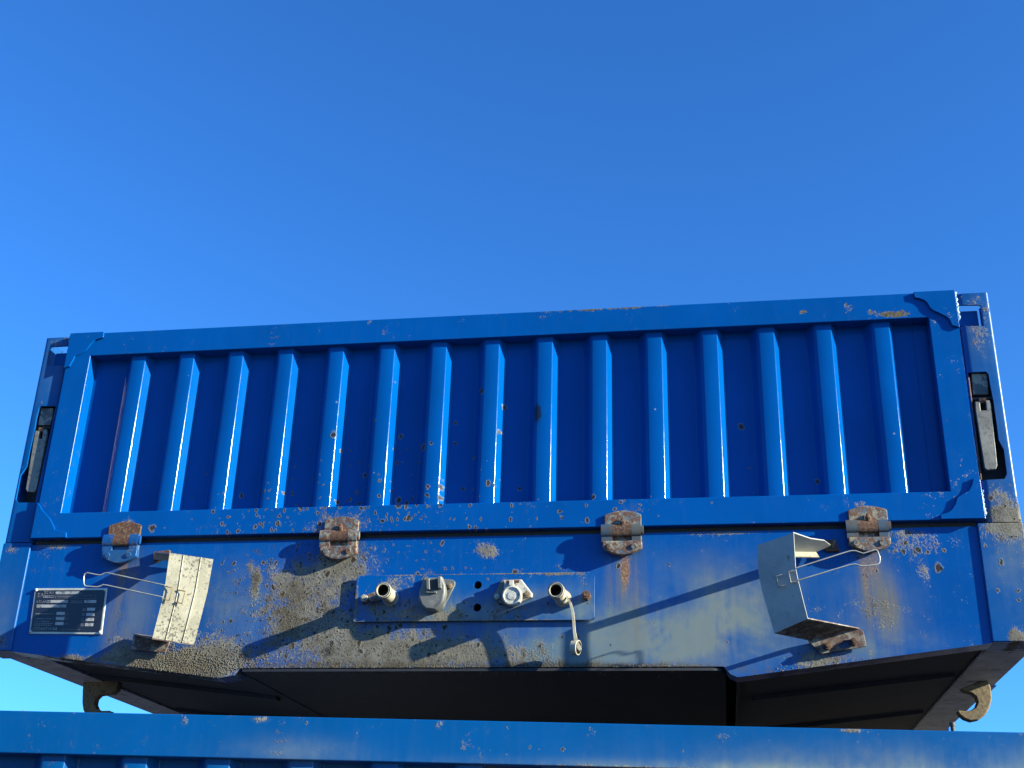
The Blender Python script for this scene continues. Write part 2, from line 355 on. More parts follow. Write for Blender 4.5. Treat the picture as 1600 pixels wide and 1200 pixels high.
M['catch'] = speckled('catch_steel', (.07, .08, .085), (.10, .105, .11), (.30, .28, .23), 28, (.49, .52), .55)
M['hook'] = speckled('rusty_forged_hook', (.28, .215, .13), (.20, .15, .09), (.10, .07, .045), 130, (.5, .62), .85, 0, 1.0)
M['plate_black'] = speckled('black_label_print', (.010, .013, .03), (.014, .018, .035), (.16, .17, .16), 35, (.60, .72), .35, 0, .1)
M['plate_silver'] = speckled('bare_aluminium_label', (.55, .56, .53), (.42, .44, .42), (.16, .15, .13), 130, (.60, .7), .4, .1, .2)
M['print'] = speckled('shaded_print', (.26, .28, .31), (.15, .17, .20), (.05, .06, .08), 60, (.48, .62), .5)  # lettering greyed: the shade over the plate is put into its colour
M['stamp'] = speckled('stamped_field', (.42, .43, .43), (.30, .31, .33), (.10, .10, .11), 60, (.52, .62), .5)  # stamp fields dulled in colour for the same shade
M['weld'] = speckled('weld_glint_paint', (.10, .30, .55), (.05, .2, .45), (.55, .55, .5), 150, (.5, .6), .35, 0, 1)  # white-cyan sun highlights of the welds put into the colour
M['timber'] = speckled('old_timber', (.20, .15, .10), (.13, .10, .07), (.07, .05, .04), 40, (.5, .65), .85)
M['ground'] = speckled('gravel_ground', (.10, .097, .095), (.07, .068, .066), (.15, .145, .14), 3, (.5, .65), .95, 0, .5, .6, .3)
M['crust'] = speckled('dried_mortar_crust', (.21, .19, .145), (.12, .105, .08), (.08, .065, .05), 160, (.5, .6), .9, 0, 1)

# ------------------------------------------------------------------ ground
g = MB(); g.box(-1500, 1500, -1500, 1500, -.6, 0); go = g.build('ground', M['ground'], smooth=0); go.location.z = -DZ
meta(go, kind='structure')

# ------------------------------------------------------------------ body builders
def rounded_tube(x0, x1, y0, y1, rl, rr, n=6):
    p = []
    for i in range(n+1):
        t = math.pi/2*i/n; p.append((x0+rl-rl*math.cos(t), y0+rl-rl*math.sin(t)))
    for i in range(n+1):
        t = math.pi/2*i/n; p.append((x1-rr+rr*math.sin(t), y0+rr-rr*math.cos(t)))
    p += [(x1, y1), (x0, y1)]
    return p
def rib_profile():
    p = []
    # soft left flank, flat face, tight right edge, sharp right flank
    for t in [0, .12, .25, .4, .55, .7, .85, 1]:
        s = t*t*(3-2*t); p.append((-.064+.026*t, .0320-.0275*s))
    p += [(-.036, .0041), (-.003, .004), (-.0017, .0043), (-.0006, .0052), (.0002, .0064), (.0110, .0302), (.0120, .0314), (.0135, .0322)]
    return p
GUSSETS = [
    [(-1.0696, 0.5898), (-1.0692, 0.5737), (-1.0899, 0.5683), (-1.0957, 0.5639), (-1.1038, 0.5514), (-1.1109, 0.5391), (-1.1182, 0.5327), (-1.1425, 0.5206), (-1.1463, 0.5069), (-1.1526, 0.4904), (-1.1693, 0.4858)],
    [(1.0701, 0.5830), (1.0723, 0.5748), (1.0827, 0.5725), (1.0942, 0.5665), (1.1008, 0.5572), (1.1042, 0.5464), (1.1123, 0.5371), (1.1222, 0.5313), (1.1390, 0.5198), (1.1456, 0.5124), (1.1491, 0.5035), (1.1511, 0.4947), (1.1623, 0.4880)],
    [(-1.1625, 0.1017), (-1.1574, 0.0911), (-1.1527, 0.0828), (-1.1388, 0.0698), (-1.1237, 0.0562), (-1.1137, 0.0417), (-1.1051, 0.0273), (-1.0905, 0.0224), (-1.0721, 0.0186), (-1.0696, 0.0055)],
    [(1.1638, 0.0973), (1.1532, 0.1023), (1.1483, 0.0853), (1.1402, 0.0716), (1.1246, 0.0632), (1.1125, 0.0553), (1.1064, 0.0393), (1.0965, 0.0257), (1.0845, 0.0191), (1.0723, 0.0164), (1.0713, 0.0073)]]
GCORN = [(-1.168, .5912), (1.168, .5912), (-1.168, .005), (1.168, .005)]
def tailgate(root, paint_m, panel_m):
    f = MB(); f.prism([(-1.168, .005), (1.168, .005), (1.168, .591), (-1.168, .591)], -.008, .05, [[(-1.1, .073), (1.1, .073), (1.1, .522), (-1.1, .522)]])
    fr = f.build('tailgate', paint_m, root, bevel=.0022, seg=3)
    p = MB(); p.box(-1.1, 1.1, .0325, .036, .072, .523); p.build('panel', panel_m, fr)
    q = MB(); q.box(1.066, 1.0995, .0300, .0324, .074, .521); q.build('lap_seam', panel_m, fr, smooth=0)
    rb = MB(); rb.vext(rib_profile(), .071, .5235); r0 = rb.build('rib', panel_m, fr, smooth=50)
    for k in range(15):
        o = r0 if k == 0 else r0.copy()
        if k: C.objects.link(o); o.parent = fr
        o.location = (-.9425+.1393*k, random.uniform(-.0007, .0007), 0); o.rotation_euler = (0, random.uniform(-.0008, .0008), random.uniform(-.012, .012))
    for G, c in zip(GUSSETS, GCORN):
        sx = 1 if c[0] > 0 else -1; top = c[1] > .3
        g = list(G); z1 = c[1]
        a = (g[0][0], z1) if top else (c[0], g[0][1])
        pts = []
        if top: g[0] = (g[0][0], z1); g[-1] = (c[0], g[-1][1])
        else: g[0] = (c[0], g[0][1]); g[-1] = (g[-1][0], z1)
        pts = g+[(c[0], z1)]
        q = MB(); q.prism(pts, -.0145, -.0083); q.build('gusset', paint_m, fr, bevel=.0012)
    # stub that reaches through the post opening at each top corner
    for sx in (-1, 1):
        q = MB(); x0, x1 = sorted((sx*1.166, sx*1.222)); q.box(x0, x1, .020, .050, .507, .549); q.build('lock_stub', paint_m, fr, bevel=.003, seg=3)
    # weld beads down the outer edge
    for (x, z0, z1) in ((1.1695, .515, .588), (1.1695, .008, .075), (-1.1695, .53, .588)):
        w = MB(); n = int((z1-z0)/.004); rnd = random.Random(int(z0*1000))
        w.tube([(x+rnd.uniform(-.0015, .002), -.004+rnd.uniform(-.002, .002), z0+(z1-z0)*i/n) for i in range(n+1)], [rnd.uniform(.0022, .0052) for i in range(n+1)], 7)
        w.build('weld_bead', M['weld'], fr, smooth=60)
    return fr
POCKET_R = [(1.1770, 0.3755), (1.2180, 0.3754), (1.2230, 0.3684), (1.2232, 0.3416), (1.2253, 0.3001), (1.2253, 0.2380), (1.2246, 0.1994), (1.2329, 0.1752), (1.2321, 0.1153), (1.2249, 0.1031), (1.1742, 0.1014)]
POCKET_L = [(-1.1805, 0.3805), (-1.2238, 0.3823), (-1.2288, 0.3749), (-1.2303, 0.3450), (-1.2281, 0.3023), (-1.2300, 0.2528), (-1.2293, 0.2093), (-1.2425, 0.1845), (-1.2420, 0.1169), (-1.2337, 0.1079), (-1.1847, 0.1067)]
def post(root, sx, paint_m, detail=True):
    P = rounded_tube(1.172, 1.25, .002, .092, .016, .009)
    if sx < 0: P = [(-x, y) for x, y in P][::-1]
    q = MB(); q.vext(P, .0, .588, closed=True, caps=True); o = q.build('corner_post', paint_m, root, smooth=32)
    inn = MB(); x0, x1 = sorted((sx*1.178, sx*1.245)); inn.box(x0, x1, .008, .086, -.02, .60)
    cuts = [inn]
    pk = POCKET_R if sx > 0 else POCKET_L
    c = MB(); c.prism(pk, -.05, .05); cuts.append(c)
    if sx > 0: hole = [(1.1685, 0.5576), (1.2239, 0.5554), (1.2293, 0.5507), (1.2306, 0.5418), (1.2286, 0.4967), (1.1620, 0.5002)]
    else: hole = [(-1.2292, 0.5614), (-1.1664, 0.5613), (-1.1623, 0.4998), (-1.2319, 0.5030), (-1.2345, 0.5499)]
    c = MB(); c.prism(hole, -.05, .05); cuts.append(c)
    c = MB(); x0, x1 = sorted((sx*1.16, sx*1.243)); c.box(x0, x1, .06, .12, .47, .62); cuts.append(c)
    c = MB(); x0, x1 = sorted((sx*1.16, sx*1.2)); c.box(x0, x1, .012, .12, .50, .556); cuts.append(c)
    boolean_cut(o, [c.build('cutter', M['black'], root, smooth=0) for c in cuts])
    if not detail: return o
    b = MB(); x0, x1 = sorted((sx*1.1785, sx*1.2445)); b.box(x0, x1, .05, .055, .07, .42); b.build('pocket_back', M['pocket'], o)
    # latch: catch block, lever with forked head, spring
    if sx > 0:
        ct = [(1.1862, 0.3763), (1.2226, 0.3747), (1.2194, 0.3196), (1.1839, 0.3210)]; lv = [(1.1841, 0.3001), (1.2176, 0.3021), (1.2192, 0.2921), (1.2140, 0.1378), (1.2099, 0.1285), (1.1900, 0.1268), (1.1850, 0.1324), (1.1827, 0.2771)]
        sl_ = [(1.1945, 0.2964), (1.2083, 0.2975), (1.2078, 0.2761), (1.1941, 0.2759)]; pin = [(1.1755, 0.3114), (1.2265, 0.3126)]; rod = [(1.1777, 0.3688), (1.1747, 0.1061)]
    else:
        ct = [(-1.2290, 0.3810), (-1.1913, 0.3796), (-1.1907, 0.3290), (-1.2272, 0.3304)]; lv = [(-1.2262, 0.3114), (-1.1943, 0.3140), (-1.1912, 0.3028), (-1.1904, 0.1438), (-1.1944, 0.1369), (-1.2147, 0.1383), (-1.2200, 0.1464), (-1.2258, 0.2819)]
        sl_ = [(-1.2147, 0.3092), (-1.2035, 0.3088), (-1.2029, 0.2876), (-1.2131, 0.2879)]; pin = [(-1.2398, 0.3234), (-1.1914, 0.3235)]; rod = [(-1.1809, 0.3731), (-1.1799, 0.1101)]
    k = MB(); k.prism(ct, .012, .03); k.build('latch_catch', M['catch'], o, bevel=.002)
    k = MB(); k.prism(lv, .004, .014, [sl_]); k.build('latch_lever', M['lever'], o, bevel=.0016)
    k = MB(); k.cyl((pin[0][0], .018, pin[0][1]), (pin[1][0], .018, pin[1][1]), .004, 10)
    k.build('latch_pin', M['pocket'], o)
    k = MB(); xm = (sl_[0][0]+sl_[1][0])/2; zt = sl_[0][1]+.006
    pts = [(xm-.008+.016*i/40, .006+.0035*math.cos(i*1.1), zt+.0055*math.sin(i*1.1)) for i in range(41)]
    k.tube(pts, .0009, 5); k.build('latch_spring', M['rust'], o)
    k = MB(); k.tube([(rod[0][0], .012, rod[0][1]), (rod[1][0], .012, rod[1][1])], .0028, 8); k.build('edge_rod', M['rust'], o)
    return o

HOLES = [(0.0024, -0.1309), (0.0031, -0.1849)]
def beam(root, paint_m, holes=True):
    out = [(-1.172, -.008), (-1.172, -.2805), (-.62, -.3465), (-.585, -.340), (-.57, -.323), (.57, -.3225), (.585, -.340), (.60, -.3465), (1.152, -.2735), (1.152, -.008)]
    hs_ = [circle(x, z, .0095) for x, z in HOLES] if holes else []
    q = MB(); q.prism(out, .006, .012, hs_)
    # top ledge and folded bottom flange
    q.box(-1.172, 1.152, .012, .10, -.014, -.008)
    for a, b in zip(out[1:-2], out[2:-1]):
        q.add([(a[0], .012, a[1]), (b[0], .012, b[1]), (b[0], .07, b[1]), (a[0], .07, a[1]),
               (a[0], .012, a[1]+.005), (b[0], .012, b[1]+.005), (b[0], .07, b[1]+.005), (a[0], .07, a[1]+.005)],
              [(0, 1, 2, 3), (7, 6, 5, 4), (0, 4, 5, 1), (3, 2, 6, 7)])
    o = q.build('front_beam', paint_m, root)
    se = MB(); se.box(-1.168, 1.152, .014, .030, -.0078, .0048); se.build('gap_dark_strip', M['black'], root, smooth=0)  # black strip added to darken the shaded gap under the tailgate
    bb = MB(); bb.box(-1.17, 1.15, .10, .105, -.20, -.014); bb.build('hole_dark_backing', M['steel'], root)  # plate added behind the beam to keep its holes dark
    return o
def body(root, gate_m, panel_m, beam_m, post_m, full):
    fr = tailgate(root, gate_m, panel_m)
    bm_ = beam(root, beam_m, full)
    for sx in (-1, 1): post(root, sx, post_m, full)
    for sx, x0, x1, z0 in ((-1, -1.25, -1.172, -.2795), (1, 1.151, 1.25, -.272)):
        q = MB(); q.box(x0, x1, .0, .10, z0, -.002); q.build('corner_casting', post_m, root, bevel=.003, seg=3)
    # side rails, floor, cross members, sub-frame
    L = 4.9
    for sx in (-1, 1):
        x0, x1 = sorted((sx*1.152, sx*1.25)); q = MB(); q.box(x0, x1, .1005, L, -.2715, -.262); q.box(*sorted((sx*1.152, sx*1.158)), .1005, L, -.262, -.06); q.box(*sorted((sx*1.244, sx*1.25)), .1005, L, -.262, -.003)
        q.build('side_rail', M['rail'], root, smooth=0)
        x0, x1 = sorted((sx*1.218, sx*1.248)); q = MB(); q.box(x0, x1, .1005, L, -.002, .542); q.build('side_wall', gate_m, root, smooth=0)
        w = MB(); w.box(*sorted((sx*1.249, sx*1.275)), .6, .68, -.26, .54); w0 = w.build('side_stake', gate_m, root, smooth=0, bevel=.004)
        for k in range(1, 6):
            o = w0.copy(); C.objects.link(o); o.parent = root; o.location.y = .75*k
    q = MB(); q.box(-1.151, 1.151, .106, L, -.20, -.19); q.build('floor', M['steel'], root, smooth=0)
    q = MB(); q.box(-1.24, 1.24, L, L+.03, -.27, .54); q.build('rear_wall', gate_m, root, smooth=0)
    # sub-frame box with a rounded front corner
    pr = [(-.565, .0075), (.545, .0075)]+[(.545+.03*math.sin(t), .0375-.03*math.cos(t)) for t in [R(18*i) for i in range(1, 6)]]+[(.575, 4.6), (-.565, 4.6)]
    q = MB(); q.vext(pr, -.332, -.3245, closed=True, caps=True)
    for x in (-.565, .567): q.box(x, x+.008, .08, 4.6, -.3245, -.2005)
    q.box(.600, .606, .0705, 4.6, -.339, -.2005)
    q.build('sub_frame', M['steel'], root, bevel=.0012)
    for sx in (-1, 1):                                   # sloping belly sheets between sub-frame and side rails
        xi, xo = (.607, 1.1515) if sx > 0 else (.573, 1.1515)
        q = MB(); q.add([(sx*xi, .0705, -.330), (sx*xo, .0705, -.266), (sx*xo, L, -.266), (sx*xi, L, -.330), (sx*xi, .0705, -.322), (sx*xo, .0705, -.258), (sx*xo, L, -.258), (sx*xi, L, -.322)],
                        [(0, 1, 2, 3), (7, 6, 5, 4), (0, 4, 5, 1), (1, 5, 6, 2), (2, 6, 7, 3), (3, 7, 4, 0)])
        q.build('belly_sheet', M['steel'], root, smooth=0)
        for k in range(7):
            y = .36+.55*k; c = MB(); x1 = xo-.02; z1 = -.266-.0005
            c.add([(sx*(xi+.03), y, -.3275), (sx*x1, y, -.2685), (sx*x1, y+.04, -.2685), (sx*(xi+.03), y+.04, -.3275), (sx*(xi+.03), y+.008, -.3365), (sx*x1, y+.008, -.2775), (sx*x1, y+.032, -.2775), (sx*(xi+.03), y+.032, -.3365)],
                  [(0, 3, 2, 1), (4, 5, 6, 7), (0, 1, 5, 4), (1, 2, 6, 5), (2, 3, 7, 6), (3, 0, 4, 7)])
            c.build('stiffener', M['steel'], root, smooth=0)
    return fr, bm_

fr_u, beam_u = body(upper, M['gate'], M['panel'], M['beam'], M['post'], True)
fr_l, beam_l = body(lower, M['lower'], M['lower'], M['lower'], M['lower'], False)

# ------------------------------------------------------------------ hinges
def hinge(root, x, z, leaf_m, fork_m, base_m, nub=True):
    e = empty('hinge'); e.parent = root; e.scale.y = .42; e.location.y = -.0045
    def arc(x0, x1, zb, zt, n=10):
        return [(x0, zb)]+[(x0+(x1-x0)*i/n, zt-.010*(1-math.sin(math.pi*i/n))) for i in range(n+1)]+[(x1, zb)]
    q = MB(); q.prism([(x+a, z+b) for a, b in arc(-.043, .045, .008, .050)], -.0225, -.0085); q.build('upper_leaf', leaf_m, e, bevel=.003, seg=2)
    # upper knuckle, lower knuckles, pin
    q = MB(); q.cyl((x-.022, -.026, z), (x+.021, -.026, z), .0150, 22); q.box(x-.020, x+.019, -.030, -.010, z+.004, z+.016); q.build('knuckle', M['rust'], e, smooth=40)
    for a, b in ((-.050, -.0225), (.0215, .044)):
        q = MB(); q.cyl((x+a, -.026, z), (x+b, -.026, z), .0155, 22)
        q.box(x+a+.001, x+b-.001, -.030, -.006, z-.029, z-.012)
        q.build('knuckle', fork_m, e, smooth=40)
    q = MB(); q.cyl((x+.0445, -.026, z), (x+.050, -.026, z), .0115, 18); q.build('pin', fork_m, e)
    lo = [(x-.047, z-.026)]+[(x-.047+.093*i/12, z-.043-.017*math.sin(math.pi*i/12)) for i in range(13)]+[(x+.046, z-.026)]
    q = MB(); q.prism(lo, -.034, .006); q.box(x-.046, x+.045, -.012, .006, z-.028, z-.010); q.build('lower_leaf', base_m, e, bevel=.003, seg=2)
    for a in (-.030, .027):
        q = MB(); q.cyl((x+a, -.042, z-.041), (x+a, -.034, z-.039), .0065, 10); q.build('bolt', base_m, e, smooth=60)
    if nub:
        q = MB(); q.tube([(x+.001, -.030, z+.010), (x+.001, -.036, z+.020), (x+.001, -.030, z+.030)], [.0055, .0075, .003], 10); q.build('grease_nipple', M['rust'], e, smooth=60)
    return e
hinge(upper, -.915, -.006, M['rust'], M['knuckle'], M['knuckle'], False)
hinge(upper, -.345, -.006, M['rustpaint'], M['rustpaint'], M['rustpaint'])
hinge(upper, .347, -.007, M['rustpaint'], M['knuckle_worn'], M['rustpaint'])
hinge(upper, .910, -.009, M['rustpaint'], M['knuckle_worn'], M['rustpaint'])

# ------------------------------------------------------------------ connector panel
cp = MB(); z0, z1, x0, x1 = -.2165, -.1035, -.2965, .2805
rc = lambda: [(x0+.003, z0), (x1-.004, z0), (x1, z0+.004), (x1, z1-.012), (x1-.004, z1-.004), (x1-.012, z1), (x0+.003, z1), (x0, z1-.003), (x0, z0+.003)]
cp.prism(rc(), -.0045, .0, [circle(x, z, .0095) for x, z in HOLES]); cp.box(x0+.02, x0+.05, 0, .006, -.17, -.15); cp.box(x1-.05, x1-.02, 0, .006, -.17, -.15)
panel = cp.build('connector_panel', M['plate_paint'], upper, bevel=.0012)
def coupling(bx, bz, mx, mz, L):
    a = Vector((bx, -.0045, bz)); b = Vector((mx, -L, mz)); d = (b-a).normalized()
    n_ = (b-a).length; t = MB()
    t.lathe(a, d, [(0, .0200), (.003, .0200), (.004, .0178), (n_-.018, .0175), (n_-.016, .0192), (n_-.009, .0192)])
    t.lathe(a, d, [(n_-.009, .0188), (n_-.005, .0188)], mi=1)
    t.lathe(a, d, [(n_-.005, .0190), (n_-.0005, .0188), (n_, .0180)])
    t.lathe(a, d, [(n_, .0180), (n_+.0004, .0160)], mi=1)
    t.lathe(a, d, [(n_+.0004, .0160), (n_, .0138), (n_-.006, .0134)])
    t.lathe(a, d, [(n_-.006, .0134), (n_-.045, .0130)], mi=1, cap1=True)
    o = t.build('air_coupling', [M['cream'], M['black']], panel, smooth=40)
    return o
CB = [(-0.2085, -0.1593), (0.2065, -0.1658)]; CM = [(-0.2075, -0.1604), (0.1989, -0.1657)]
coupling(CB[0][0], CB[0][1], CM[0][0], CM[0][1], .082)
coupling(CB[1][0], CB[1][1], CM[1][0], CM[1][1], .082)
def bolt(name, px, r, y0, y1, m, parent, seg=6):
    q = MB(); q.cyl((px[0], y0, px[1]), (px[0], y1, px[1]), r, seg); q.cyl((px[0], y0-.0, px[1]), (px[0], y0-.003, px[1]), r*.55, 8); return q.build(name, m, parent, bevel=.0008)
BL = [(-0.2708, -0.1621), (-0.0631, -0.1353), (0.0518, -0.1629), (0.1246, -0.1608), (0.2627, -0.1625)]
bolt('bolt', BL[0], .0095, -.017, -.004, M['cream'], panel)
tb = MB(); tb.prism([(-0.2647, -0.1521), (-0.2294, -0.1369), (-0.2183, -0.1589), (-0.2396, -0.1696), (-0.2587, -0.1678)], -.0100, -.0047); tb.build('coupling_flange', M['rustpaint'], panel, bevel=.001)
bolt('bolt', BL[4], .0105, -.026, -.004, M['rust'], panel)
# plastic covered socket
so_ = MB(); so_.prism([(-0.1257, -0.1131), (-0.0848, -0.1168), (-0.0582, -0.1188), (-0.0518, -0.1235), (-0.0514, -0.1313), (-0.0779, -0.1895), (-0.0884, -0.1955), (-0.1276, -0.1859)], -.012, -.0046)
sk = so_.build('trailer_socket', M['plastic'], panel, bevel=.0015)
cv = MB(); out = [(-0.1241, -0.1186), (-0.1179, -0.1187), (-0.1147, -0.1203), (-0.0899, -0.1191), (-0.0839, -0.1161), (-0.0777, -0.1162), (-0.0757, -0.1255), (-0.0695, -0.1394), (-0.0679, -0.1564), (-0.0714, -0.1777), (-0.0799, -0.1913), (-0.0886, -0.1995), (-0.1133, -0.1970), (-0.1247, -0.1862), (-0.1319, -0.1694), (-0.1314, -0.1525), (-0.1262, -0.1356)]
cv.prism(out, -.040, -.012); cv.build('socket_cover', M['plastic'], sk, bevel=.006, seg=3)
for pl in ([(-0.1140, -0.1243), (-0.1062, -0.1244), (-0.1031, -0.1521), (-0.1108, -0.1520)], [(-0.0863, -0.1216), (-0.0786, -0.1217), (-0.0755, -0.1494), (-0.0832, -0.1493)]):
    rb_ = MB(); rb_.prism(pl, -.050, -.039); rb_.build('cover_lug', M['plastic'], sk, bevel=.0012)
rb_ = MB(); rb_.prism([(-0.1126, -0.1545), (-0.0880, -0.1548), (-0.0877, -0.1594), (-0.1124, -0.1591)], -.0445, -.0395)
rb_.build('cover_rib', M['plastic'], sk, bevel=.0012)
dk = MB(); dk.prism([(-0.1062, -0.1264), (-0.0877, -0.1251), (-0.0849, -0.1498), (-0.1040, -0.1511)], -.0412, -.0395); dk.build('cover_window', M['black'], sk)
bolt('bolt', BL[1], .0068, -.021, -.012, M['hook'], sk)
# aluminium socket with round lid
fl = [(0.0606, -0.1207), (0.1081, -0.1198), (0.1363, -0.1548), (0.1350, -0.1639), (0.1035, -0.1773), (0.0886, -0.1877), (0.0840, -0.1877), (0.0469, -0.1705), (0.0419, -0.1597), (0.0548, -0.1322)]
q = MB(); q.prism(fl, -.012, -.0046); ks = q.build('trailer_socket', M['plastic'], panel, bevel=.0015)
fl2 = [(0.0658, -0.1248), (0.1100, -0.1239), (0.1366, -0.1579), (0.1353, -0.1655), (0.1158, -0.1728), (0.0980, -0.1847), (0.0859, -0.1846), (0.0733, -0.1693), (0.0682, -0.1524), (0.0691, -0.1340)]
q = MB(); q.prism(fl2, -.0235, -.012); q.build('socket_flange', M['alu'], ks, bevel=.002, seg=3)
lc = [(0.0908, -0.1657)][0]
q = MB(); q.lathe((lc[0], -.0235, lc[1]), (0, -1, 0), [(0, .0238), (.0125, .0236), (.0155, .0222), (.0160, .0195), (.0130, .0185), (.0128, .0110), (.0142, .0095), (.0142, .0030)], 32, cap1=True); q.build('socket_lid', M['alu'], ks, smooth=40)
q = MB(); lg = [(0.0753, -0.1306), (0.1057, -0.1303)]; q.cyl((lg[0][0], -.029, lg[0][1]), (lg[1][0], -.029, lg[1][1]), .0035, 10); q.build('lid_pin', M['rust'], ks)
q = MB(); q.prism([(0.0828, -0.1292), (0.0935, -0.1294), (0.0939, -0.1431), (0.0832, -0.1430)], -.038, -.0235); q.build('lid_arm', M['alu'], ks, bevel=.001)
bolt('bolt', BL[2], .0068, -.020, -.012, M['alu'], ks, 10); bolt('bolt', BL[3], .0075, -.030, -.0235, M['hook'], ks, 10)
# dangling dust cap on its strap
ST = [(0.2105, -0.1652), (0.2210, -0.1728), (0.2285, -0.1864), (0.2338, -0.2057), (0.2362, -0.2279), (0.2378, -0.2500), (0.2409, -0.2689), (0.2461, -0.2835), (0.2513, -0.2936)]
q = MB(); n = len(ST)
for i in range(n-1):
    a, b = ST[i], ST[i+1]; w0 = .0028 if i < 5 else .0028+.0011*(i-5); w1 = .0028 if i+1 < 5 else .0028+.0011*(i-4)
    if i == n-2: w1 = .003
    dx, dz = b[0]-a[0], b[1]-a[1]; l = math.hypot(dx, dz); nx, nz = -dz/l, dx/l
    ya, yb = -.05+.010*i/n, -.05+.010*(i+1)/n
    q.add([(a[0]-nx*w0, ya, a[1]-nz*w0), (a[0]+nx*w0, ya, a[1]+nz*w0), (b[0]+nx*w1, yb, b[1]+nz*w1), (b[0]-nx*w1, yb, b[1]-nz*w1),
           (a[0]-nx*w0, ya+.010, a[1]-nz*w0), (a[0]+nx*w0, ya+.010, a[1]+nz*w0), (b[0]+nx*w1, yb+.010, b[1]+nz*w1), (b[0]-nx*w1, yb+.010, b[1]-nz*w1)],
          [(0, 1, 2, 3), (4, 7, 6, 5), (0, 3, 7, 4), (1, 5, 6, 2), (0, 4, 5, 1), (3, 2, 6, 7)])
q.build('cap_strap', M['cream'], panel, smooth=50)
CR = [(0.2375, -0.2823)][0]
q = MB(); cd_ = (.93, -.30, -.12); co_ = (CR[0]-.004, -.030, CR[1]-.003)
q.lathe(co_, cd_, [(0, .0170), (.014, .0168), (.0145, .0150)], 26, cap0=True)
q.lathe(co_, cd_, [(.0145, .0150), (.004, .0148)], 26, 1, cap1=True)
q.build('dust_cap', [M['cream'], M['black']], panel, smooth=40)

# ------------------------------------------------------------------ wheel chock holders
def sheet(q, A, B, th=.0028, mi=0):
    """strip between two polylines A and B with thickness"""
    A = [Vector(a) for a in A]; B = [Vector(b) for b in B]; n = len(A); nr = []
    for i in range(n):
        j = min(i, n-2); nn = (A[j+1]-A[j]).cross(B[j]-A[j]); nr.append(nn.normalized())
    vs = A+B+[a+nr[i]*th for i, a in enumerate(A)]+[b+nr[i]*th for i, b in enumerate(B)]
    fs = []
    for i in range(n-1):
        fs += [(i, i+1, n+i+1, n+i), (2*n+i, 3*n+i, 3*n+i+1, 2*n+i+1), (i, 2*n+i, 2*n+i+1, i+1), (n+i, n+i+1, 3*n+i+1, 3*n+i)]
    fs += [(0, n, 3*n, 2*n), (n-1, 3*n-1, 4*n-1, 2*n-1)]
    q.add(vs, fs, mi)
def L3(pts, y): return [(p[0], y, p[1]) for p in pts]
# right holder
rr_ = L3([(0.7342, -0.0561), (0.7332, -0.1361), (0.7369, -0.1633), (0.7515, -0.2478)], -.128)
rl_ = L3([(0.6548, -0.0726), (0.6543, -0.1358), (0.6603, -0.1793), (0.6812, -0.2716)], -.095)
q = MB(); sheet(q, rr_, rl_); hr = q.build('chock_holder', M['galvshade'], upper, smooth=20)
ta = [([(0.8252, -0.0503)][0][0], -.004, [(0.8252, -0.0503)][0][1]), ]
arm = [(0.8252, -0.0503), (0.8455, -0.0643)]
q = MB(); A = [rr_[0], tuple(Vector(rr_[0]).lerp(Vector((arm[0][0], -.004, arm[0][1])), .45)), tuple(Vector(rr_[0]).lerp(Vector((arm[0][0]-.004, -.02, arm[0][1]+.004)), .85)), (arm[0][0], -.004, arm[0][1])]
b0 = Vector((rl_[0][0]+.003, -.093, -.086)); b3 = Vector((arm[0][0]-.035, -.004, arm[0][1]-.014)); B = [tuple(b0.lerp(b3, t)) for t in (0, .45, .85, 1)]
sheet(q, A, B); q.build('upper_arm', M['galvshade'], hr, smooth=20)
q = MB(); sheet(q, [tuple(b0), tuple(b3)], [tuple(b0+Vector((.006, -.006, -.013))), tuple(b3+Vector((.006, -.004, -.013)))]); q.build('arm_flange', M['galv'], hr, smooth=0)
q = MB(); q.prism([(0.8035, -0.0380), (0.8353, -0.0340), (0.8431, -0.0631), (0.8117, -0.0625)], -.004, .006); q.build('upper_tab', M['rust'], hr, bevel=.001)
tb_ = [(0.7572, -0.2678), (0.7842, -0.2978), (0.8832, -0.2814), (0.8792, -0.2486), (0.8714, -0.2429)]
sl2 = [(0.8252, -0.2853), (0.8245, -0.2768), (0.8348, -0.2683), (0.8473, -0.2670), (0.8524, -0.2727), (0.8433, -0.2826)]
q = MB(); q.prism(tb_, -.006, -.0015, [sl2]); q.build('lower_tab', M['galvrust'], hr, bevel=.0008)
q = MB(); e0 = [(0.8713, -0.2431), (0.7958, -0.2711), (0.7585, -0.2680)]; A = [rr_[3], (e0[0][0], -.007, e0[0][1])]; B = [rl_[3], (e0[2][0], -.007, e0[2][1])]
sheet(q, A, B); q.build('lower_arm', M['galvrust'], hr, smooth=0)
for p in [(0.7989, -0.2820), (0.8561, -0.2724)]: bolt('bolt', p, .009, -.016, -.006, M['rust'], hr)
W = [(0.7332, -0.1361), (0.8318, -0.1052), (0.8489, -0.1002), (0.8558, -0.0989), (0.8639, -0.0994), (0.8718, -0.1025), (0.8796, -0.1055), (0.9059, -0.0978), (0.9098, -0.0996), (0.9137, -0.1157), (0.9121, -0.1261), (0.9085, -0.1296), (0.8798, -0.1341), (0.8706, -0.1326), (0.8610, -0.1291), (0.8492, -0.1301), (0.7369, -0.1633)]
q = MB(); q.tube([(p[0], -.128, p[1]) for p in W], .0015, 8); q.build('wire_handle', M['wire'], hr, smooth=60)
STP = [[(0.7039, -0.1477), (0.6913, -0.1518), (0.6939, -0.1762), (0.7079, -0.1721)], [(0.7285, -0.1417), (0.7174, -0.1444), (0.7213, -0.1687), (0.7324, -0.1660)]]
for s_ in STP:
    q = MB(); q.tube([(p[0], -.121 if s_ is STP[0] else -.1295, p[1]) for p in s_], .0018, 6); q.build('wire_staple', M['wire'], hr, smooth=60)
